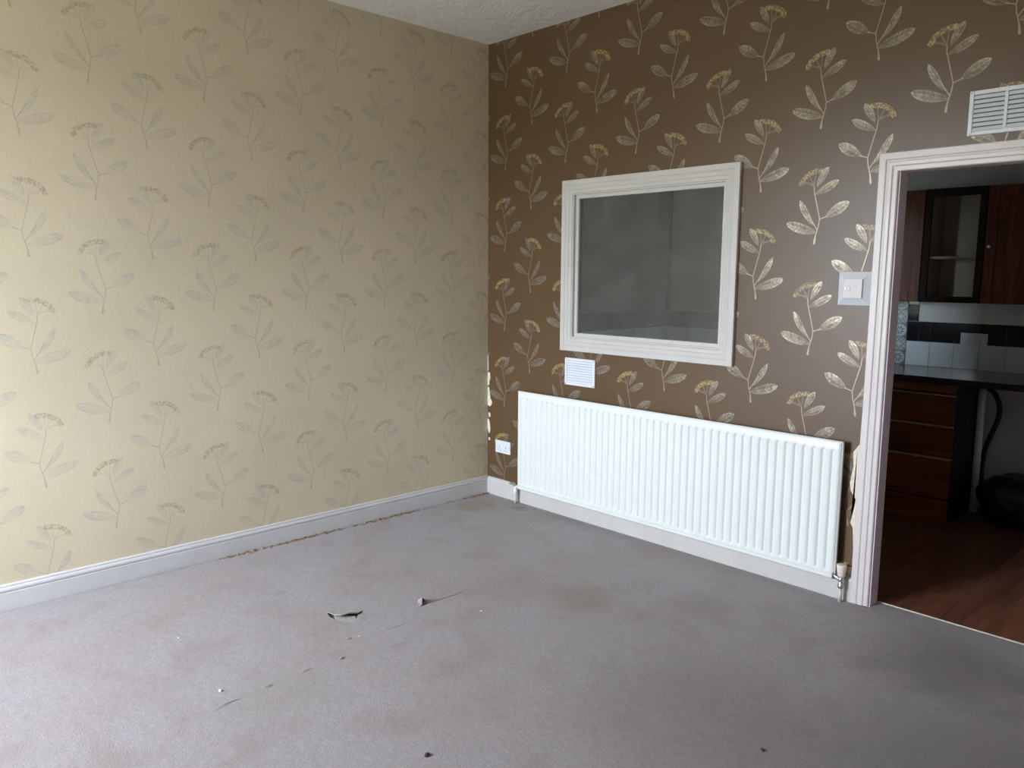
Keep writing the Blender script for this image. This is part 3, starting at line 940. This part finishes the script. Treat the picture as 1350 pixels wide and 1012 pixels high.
    o['label'] = 'green-tarnished bare spindle of the left valve'
    tube('pipe', [(lx, vy, 0.0006 - z0), (lx, vy, zz(0.077))], 0.010, 'gloss', r)
radiator()

# ------------------------------------------------------------------ vents
def vent(name, x0, x1, z0, z1, cols, nslat, label):
    r = empty(name, (x0, 0.0, z0))
    tag(r, label, 'air vent', 'louvred vents on the brown wall')
    W, H = x1 - x0, z1 - z0
    b = 0.016
    bm = bmesh.new()
    add_box(bm, (0, -0.012, 0), (b, -0.0004, H), 0.002)
    add_box(bm, (W - b, -0.012, 0), (W, -0.0004, H), 0.002)
    add_box(bm, (b, -0.0118, 0), (W - b, -0.0004, b), 0.002)
    add_box(bm, (b, -0.0118, H - b), (W - b, -0.0004, H), 0.002)
    inner = W - 2 * b
    mull = 0.012
    for c in range(1, cols):
        mx = b + inner * c / cols
        add_box(bm, (mx - mull / 2, -0.0116, b), (mx + mull / 2, -0.0004, H - b), 0.001)
    from_bm('vent_frame', bm, 'plastic', r)
    box('vent_back', (b * 0.8, -0.0016, b * 0.8), (W - b * 0.8, -0.0005, H - b * 0.8), 'vent_shade' if cols > 1 else 'vent_shade_light', r)
    p = (H - 2 * b) / nslat
    for c in range(cols):
        a = b + inner * c / cols + (mull / 2 if c else 0.0)
        e = b + inner * (c + 1) / cols - (mull / 2 if c < cols - 1 else 0.0)
        for i in range(nslat):
            z = b + i * p
            bm = bmesh.new()
            s = [(-0.0105, z + p * 0.04), (-0.0112, z + p * 0.10), (-0.0050, z + p * 0.84), (-0.0035, z + p * 0.80)]
            A = [bm.verts.new((a - 0.001, y, zz)) for y, zz in s]; B = [bm.verts.new((e + 0.001, y, zz)) for y, zz in s]
            for k in range(4): bm.faces.new((A[k], A[(k + 1) % 4], B[(k + 1) % 4], B[k]))
            bm.faces.new(A); bm.faces.new(B[::-1])
            from_bm('slat', bm, 'plastic', r)
    for sx, sz in ((W - b / 2, b / 2), (W - b / 2, H - b / 2), (b / 2, b / 2), (b / 2, H - b / 2)):
        bm = bmesh.new()
        add_tube(bm, [(sx, -0.0118, sz), (sx, -0.0132, sz)], [0.0036, 0.0028], 10)
        from_bm('screw', bm, 'screw', r)
vent('air_vent', 0.720, 0.961, 0.834, 1.001, 1, 9, 'small white louvred vent under the left end of the internal window')
vent('air_vent', 2.879, 3.140, 2.063, 2.235, 2, 8, 'white louvred vent above the doorway, slats in two columns')

# ------------------------------------------------------------------ sockets and switch
def double_socket(x, y, z, parent_scale, label, W=0.146, H=0.086):
    r = empty('double_socket', (x, y, z))
    tag(r, label, 'socket')
    box('face_plate', (0, -0.011, 0), (W, -0.0005, H), 'plastic', r, 0.003, 2)
    for k in (0, 1):
        cx = W * (0.29 + 0.42 * k)
        box('rocker_switch', (cx - 0.006, -0.0145, H * 0.66), (cx + 0.006, -0.0105, H * 0.88), 'plastic', r, 0.001)
        bm = bmesh.new()
        add_box(bm, (cx - 0.002, -0.0116, H * 0.42), (cx + 0.002, -0.0108, H * 0.55))
        for s in (-1, 1):
            add_box(bm, (cx + s * 0.011 - 0.0032, -0.0116, H * 0.22), (cx + s * 0.011 + 0.0032, -0.0108, H * 0.27))
        from_bm('pin_holes', bm, 'dark', r)
    for sx in (0.06, 0.94):
        tube('screw', [(W * sx, -0.0108, H * 0.5), (W * sx, -0.0118, H * 0.5)], 0.003, 'screw', r, 8)
    return r
double_socket(0.090, 0.0, 0.302, 1, 'white double socket on the brown wall between corner and radiator')
double_socket(2.262, KY1 - 0.0095, 1.056, 1, 'white double socket on the black kitchen tiles above the worktop', 0.160, 0.085)

def fused_switch():
    x0, x1, z0, z1 = 2.396, 2.544, 1.375, 1.524
    r = empty('fused_switch', (x0, 0.0, z0))
    tag(r, 'white square fused switch with wide sloping edges beside the doorway', 'switch')
    W, H = x1 - x0, z1 - z0
    bm = bmesh.new()
    rings = []
    for d, y in ((0.0, -0.0005), (0.0, -0.006), (0.030, -0.026), (0.0315, -0.0265), (0.034, -0.0265)):
        rings.append([bm.verts.new(p) for p in ((d, y, d), (W - d, y, d), (W - d, y, H - d), (d, y, H - d))])
    for A, B in zip(rings[:-1], rings[1:]):
        for k in range(4): bm.faces.new((A[k], A[(k + 1) % 4], B[(k + 1) % 4], B[k]))
    bm.faces.new(rings[-1]); bm.faces.new(rings[0][::-1])
    from_bm('surround', bm, 'plastic', r)
    o = box('face_plate', (0.0315, -0.034, 0.0315), (W - 0.0315, -0.0262, H - 0.0315), 'plastic_pink', r, 0.002, 2)
    o['label'] = 'pinkish aged face plate'
    for sx in (0.042, W - 0.042):
        bm = bmesh.new()
        add_tube(bm, [(sx, -0.0338, H / 2), (sx, -0.0350, H / 2)], 0.0034, 10)
        from_bm('screw', bm, 'screw', r)
    box('fuse_holder', (W * 0.5 + 0.001, -0.0354, H / 2 - 0.012), (W * 0.5 + 0.013, -0.0338, H / 2 + 0.012), 'plastic_pink', r, 0.0006)
    box('fuse_slot', (W * 0.5 + 0.0125, -0.0357, H / 2 - 0.009), (W * 0.5 + 0.0142, -0.0337, H / 2 + 0.009), 'screw', r)
    box('rocker_switch', (W * 0.5 - 0.022, -0.0362, H / 2 - 0.010), (W * 0.5 - 0.008, -0.0338, H / 2 + 0.010), 'plastic_pink', r, 0.001)
fused_switch()

# ------------------------------------------------------------------ kitchen seen through the doorway
def kitchen_tiles():
    g = 0.0025
    def tile(parent, lo, hi, mat, name='tile'):
        return box(name, lo, hi, mat, parent, 0.0012)
    box('grout_bed', (KX0 + 0.0005, KY1 - 0.0035, 0.90), (KX1 - 0.0005, KY1 - 0.0002, 1.2025), 'grout', kb)
    seams = [1.918, 1.992, 2.070, 2.221, 2.372, 2.526]
    w = 0.1525
    xs = seams[:]
    while xs[-1] < KX1 - 0.02: xs.append(min(xs[-1] + w, KX1))
    lx = [1.823]
    while lx[-1] > KX0 + 0.02: lx.append(max(lx[-1] - w, KX0))
    y0, y1 = KY1 - 0.0085, KY1 - 0.0030
    for seq in (xs, lx[::-1]):
        for a, b in zip(seq[:-1], seq[1:]):
            if not (a > 1.8 or b < 0.75): continue          # nothing of the wall between is in sight
            tile(kb, (a + g / 2, y0, 1.066 + g / 2), (b - g / 2, y1, 1.203 - g / 2), 'tile_black')
    xw = [1.918, 2.072, 2.222, 2.374, 2.528]
    while xw[-1] < KX1 - 0.02: xw.append(min(xw[-1] + w, KX1))
    for seq in (xw, lx[::-1]):
        for a, b in zip(seq[:-1], seq[1:]):
            if not (a > 1.8 or b < 0.75): continue
            tile(kb, (a + g / 2, y0, 0.901), (b - g / 2, y1, 1.066 - g / 2), 'tile_white')
    tile(kb, (1.918 + g / 2, y0, 1.203 + g / 2), (1.986, KY1 - 0.0002, 1.318), 'tile_black')
    tile(kb, (1.918 + g / 2, y0, 1.3195), (1.986, KY1 - 0.0002, 1.345), 'tile_white')
    for i in range(5):
        a = 0.901 + 0.0945 * i
        tile(kb, (1.824, y0 - 0.001, a + 0.0008), (1.9165, KY1 - 0.0002, min(a + 0.0937, 1.345)), 'trellis' if i % 2 else 'rosette', 'patterned_tile')
    box('grout_bed', (KX0 + 0.0002, 0.45, 0.90), (KX0 + 0.0035, KY1 - 0.0086, 1.2025), 'grout', kl)
    y = KY1 - 0.009
    while y > 0.5:
        a = max(y - w, 0.45)
        tile(kl, (KX0 + 0.003, a + g / 2, 1.066 + g / 2), (KX0 + 0.0085, y - g / 2, 1.203 - g / 2), 'tile_black')
        tile(kl, (KX0 + 0.003, a + g / 2, 0.901), (KX0 + 0.0085, y - g / 2, 1.066 - g / 2), 'tile_white')
        y -= w
kitchen_tiles()

wt = box('worktop', (1.78, 1.560, 0.862), (3.35, KY1 - 0.009, 0.900), 'worktop', None, 0.005, 2)
tag(wt, 'glossy black kitchen worktop over the drawer unit', 'worktop')

def drawer_unit():
    x0, x1, y0, y1 = 1.84, 2.440, 1.600, 2.15
    r = empty('drawer_unit', (x0, y0, 0.0))
    tag(r, 'dark red-brown wooden kitchen drawer unit under the black worktop', 'cabinet')
    W, D = x1 - x0, y1 - y0
    z0 = -0.004
    bm = bmesh.new()
    add_box(bm, (0, 0.020, 0.10), (0.018, D, 0.860))
    add_box(bm, (W - 0.018, 0.020, z0), (W, D, 0.860))
    add_box(bm, (0.018, D - 0.012, 0.10), (W - 0.018, D, 0.860))
    add_box(bm, (0.018, 0.020, 0.10), (W - 0.018, D - 0.012, 0.118))
    add_box(bm, (0.018, 0.022, 0.845), (W - 0.018, D - 0.012, 0.860))
    from_bm('carcass', bm, 'carcass', r)
    box('plinth', (0.002, 0.003, z0), (W - 0.002, 0.0195, 0.138), 'mahogany_x', r)
    box('top_rail', (0.002, 0.0, 0.805), (W - 0.002, 0.0195, 0.858), 'mahogany_x', r, 0.002)
    for a, b in ((0.610, 0.786), (0.408, 0.592), (0.148, 0.390)):
        d = box('drawer', (0.002, 0.0, a), (W - 0.002, 0.0195, b), 'mahogany_x', r, 0.002)
        bm = bmesh.new()
        sec = [(0.0195, b + 0.001), (0.0195, b + 0.014), (-0.002, b + 0.014), (-0.006, b + 0.010), (-0.004, b + 0.006), (0.004, b + 0.004), (0.004, b + 0.001)]
        A = [bm.verts.new((0.003, y, z)) for y, z in sec]; B = [bm.verts.new((W - 0.003, y, z)) for y, z in sec]
        for i in range(len(sec)):
            j = (i + 1) % len(sec); bm.faces.new((A[i], A[j], B[j], B[i]))
        bm.faces.new(A[::-1]); bm.faces.new(B)
        from_bm('grip', bm, 'brass', d)
drawer_unit()

def wall_cabinet(x0, x1, label, door, knob=None):
    r = empty('wall_cabinet', (x0, 1.900, 1.345))
    tag(r, label, 'cabinet', 'kitchen wall cabinets')
    W, H, D, t = x1 - x0 - 0.001, 0.712, KY1 - 1.900 - 0.001, 0.018
    bm = bmesh.new()
    add_box(bm, (0, 0.0, 0), (t, D, H)); add_box(bm, (W - t, 0.0, 0), (W, D, H))
    add_box(bm, (t, 0.0, 0), (W - t, D, t)); add_box(bm, (t, 0.0, H - t), (W - t, D, H))
    from_bm('carcass', bm, 'carcass' if door else 'cabinet_inside', r)
    box('back_panel', (t, D - 0.010, t), (W - t, D - 0.001, H - t), 'cabinet_inside', r)
    box('shelf', (t, 0.020, 0.275), (W - t, D - 0.011, 0.291), 'cabinet_inside', r)
    if not door:
        bm = bmesh.new()
        for lo, hi in (((0.001, -0.019, 0), (0.040, -0.0005, H)), ((W - 0.040, -0.019, 0), (W - 0.001, -0.0005, H)), ((0.040, -0.019, 0), (W - 0.040, -0.0005, 0.038)), ((0.040, -0.019, H - 0.05), (W - 0.040, -0.0005, H))):
            add_box(bm, lo, hi, 0.001)
        from_bm('face_frame', bm, 'carcass', r)
    else:
        a, b, c, e, s = 0.002, W - 0.002, 0.002, H - 0.002, 0.062
        bm = bmesh.new()
        for lo, hi in (((a, -0.020, c), (a + s, -0.0008, e)), ((b - s, -0.020, c), (b, -0.0008, e)), ((a + s, -0.020, c), (b - s, -0.0008, c + s)), ((a + s, -0.020, e - s), (b - s, -0.0008, e))):
            add_box(bm, lo, hi, 0.0015)
        d = from_bm('door', bm, 'mahogany_z', r)
        box('door_panel', (a + s - 0.001, -0.013, c + s - 0.001), (b - s + 0.001, -0.004, e - s + 0.001), 'mahogany_z', d, 0.002)
        if knob:
            bm = bmesh.new()
            add_tube(bm, [(knob[0], -0.019, knob[1]), (knob[0], -0.030, knob[1]), (knob[0], -0.036, knob[1]), (knob[0], -0.042, knob[1])], [0.005, 0.005, 0.012, 0.008], 12)
            from_bm('knob', bm, 'chrome', d)
wall_cabinet(1.560, 2.085, 'red-brown closed wall cabinet nearest the patterned tiles', True)
wall_cabinet(2.086, 2.440, 'open doorless wall cabinet with one shelf between closed cabinets', False)
wall_cabinet(2.441, 2.960, 'dark closed wall cabinet with small metal knob, right of open one', True, (0.030, 0.345))

tag(tube('waste_pipe', [(2.468, 2.02, -0.004), (2.466, 2.02, 0.4), (2.464, 2.02, 0.70), (2.464, 2.02, 0.80)], 0.0215, 'pipe'), 'upright white waste pipe beside the kitchen drawer unit', 'pipe')
tag(tube('appliance_hose', spline([(2.45, 2.13, 0.80), (2.475, 2.115, 0.795), (2.515, 2.10, 0.765), (2.546, 2.10, 0.69), (2.545, 2.10, 0.61), (2.520, 2.10, 0.52), (2.490, 2.10, 0.42), (2.474, 2.105, 0.30), (2.478, 2.11, 0.15), (2.50, 2.11, 0.0145)], 6), 0.0155, 'black_rubber', n=10),
    'curved black hose hanging under the worktop beside the white pipe', 'hose')

tag(tube('corner_pipe', [(-0.072, 2.176, 1.205), (-0.072, 2.176, 1.8), (-0.072, 2.176, 2.449)], 0.013, 'dark_brown', n=10), 'thin dark upright pipe in the kitchen corner, seen through internal window', 'pipe')

def bin_bag():
    bm = bmesh.new()
    bmesh.ops.create_icosphere(bm, subdivisions=5, radius=1.0)
    for v in bm.verts:
        n = v.co.normalized()
        k = 1 + 0.10 * noise.noise(n * 1.8 + Vector((4, 1, 2))) + 0.05 * noise.noise(n * 5.0) + 0.018 * abs(noise.noise(n * 13.0))
        e = 2.6                                             # squared-off heap
        q = (abs(n.x) ** e + abs(n.y) ** e + abs(n.z) ** e) ** (-1 / e)
        p = n * q * k
        z = max(-0.93, p.z)
        v.co = Vector((p.x * 0.235, p.y * 0.185, z * 0.166))
    zm = min(v.co.z for v in bm.verts)
    for v in bm.verts: v.co.z -= zm
    o = from_bm('bin_bag', bm, 'bag', smooth=True)
    o.location = (2.775, 1.88, -0.004)
    tag(o, 'slumped black plastic bin bag on the kitchen floor under the worktop', 'bag')
bin_bag()
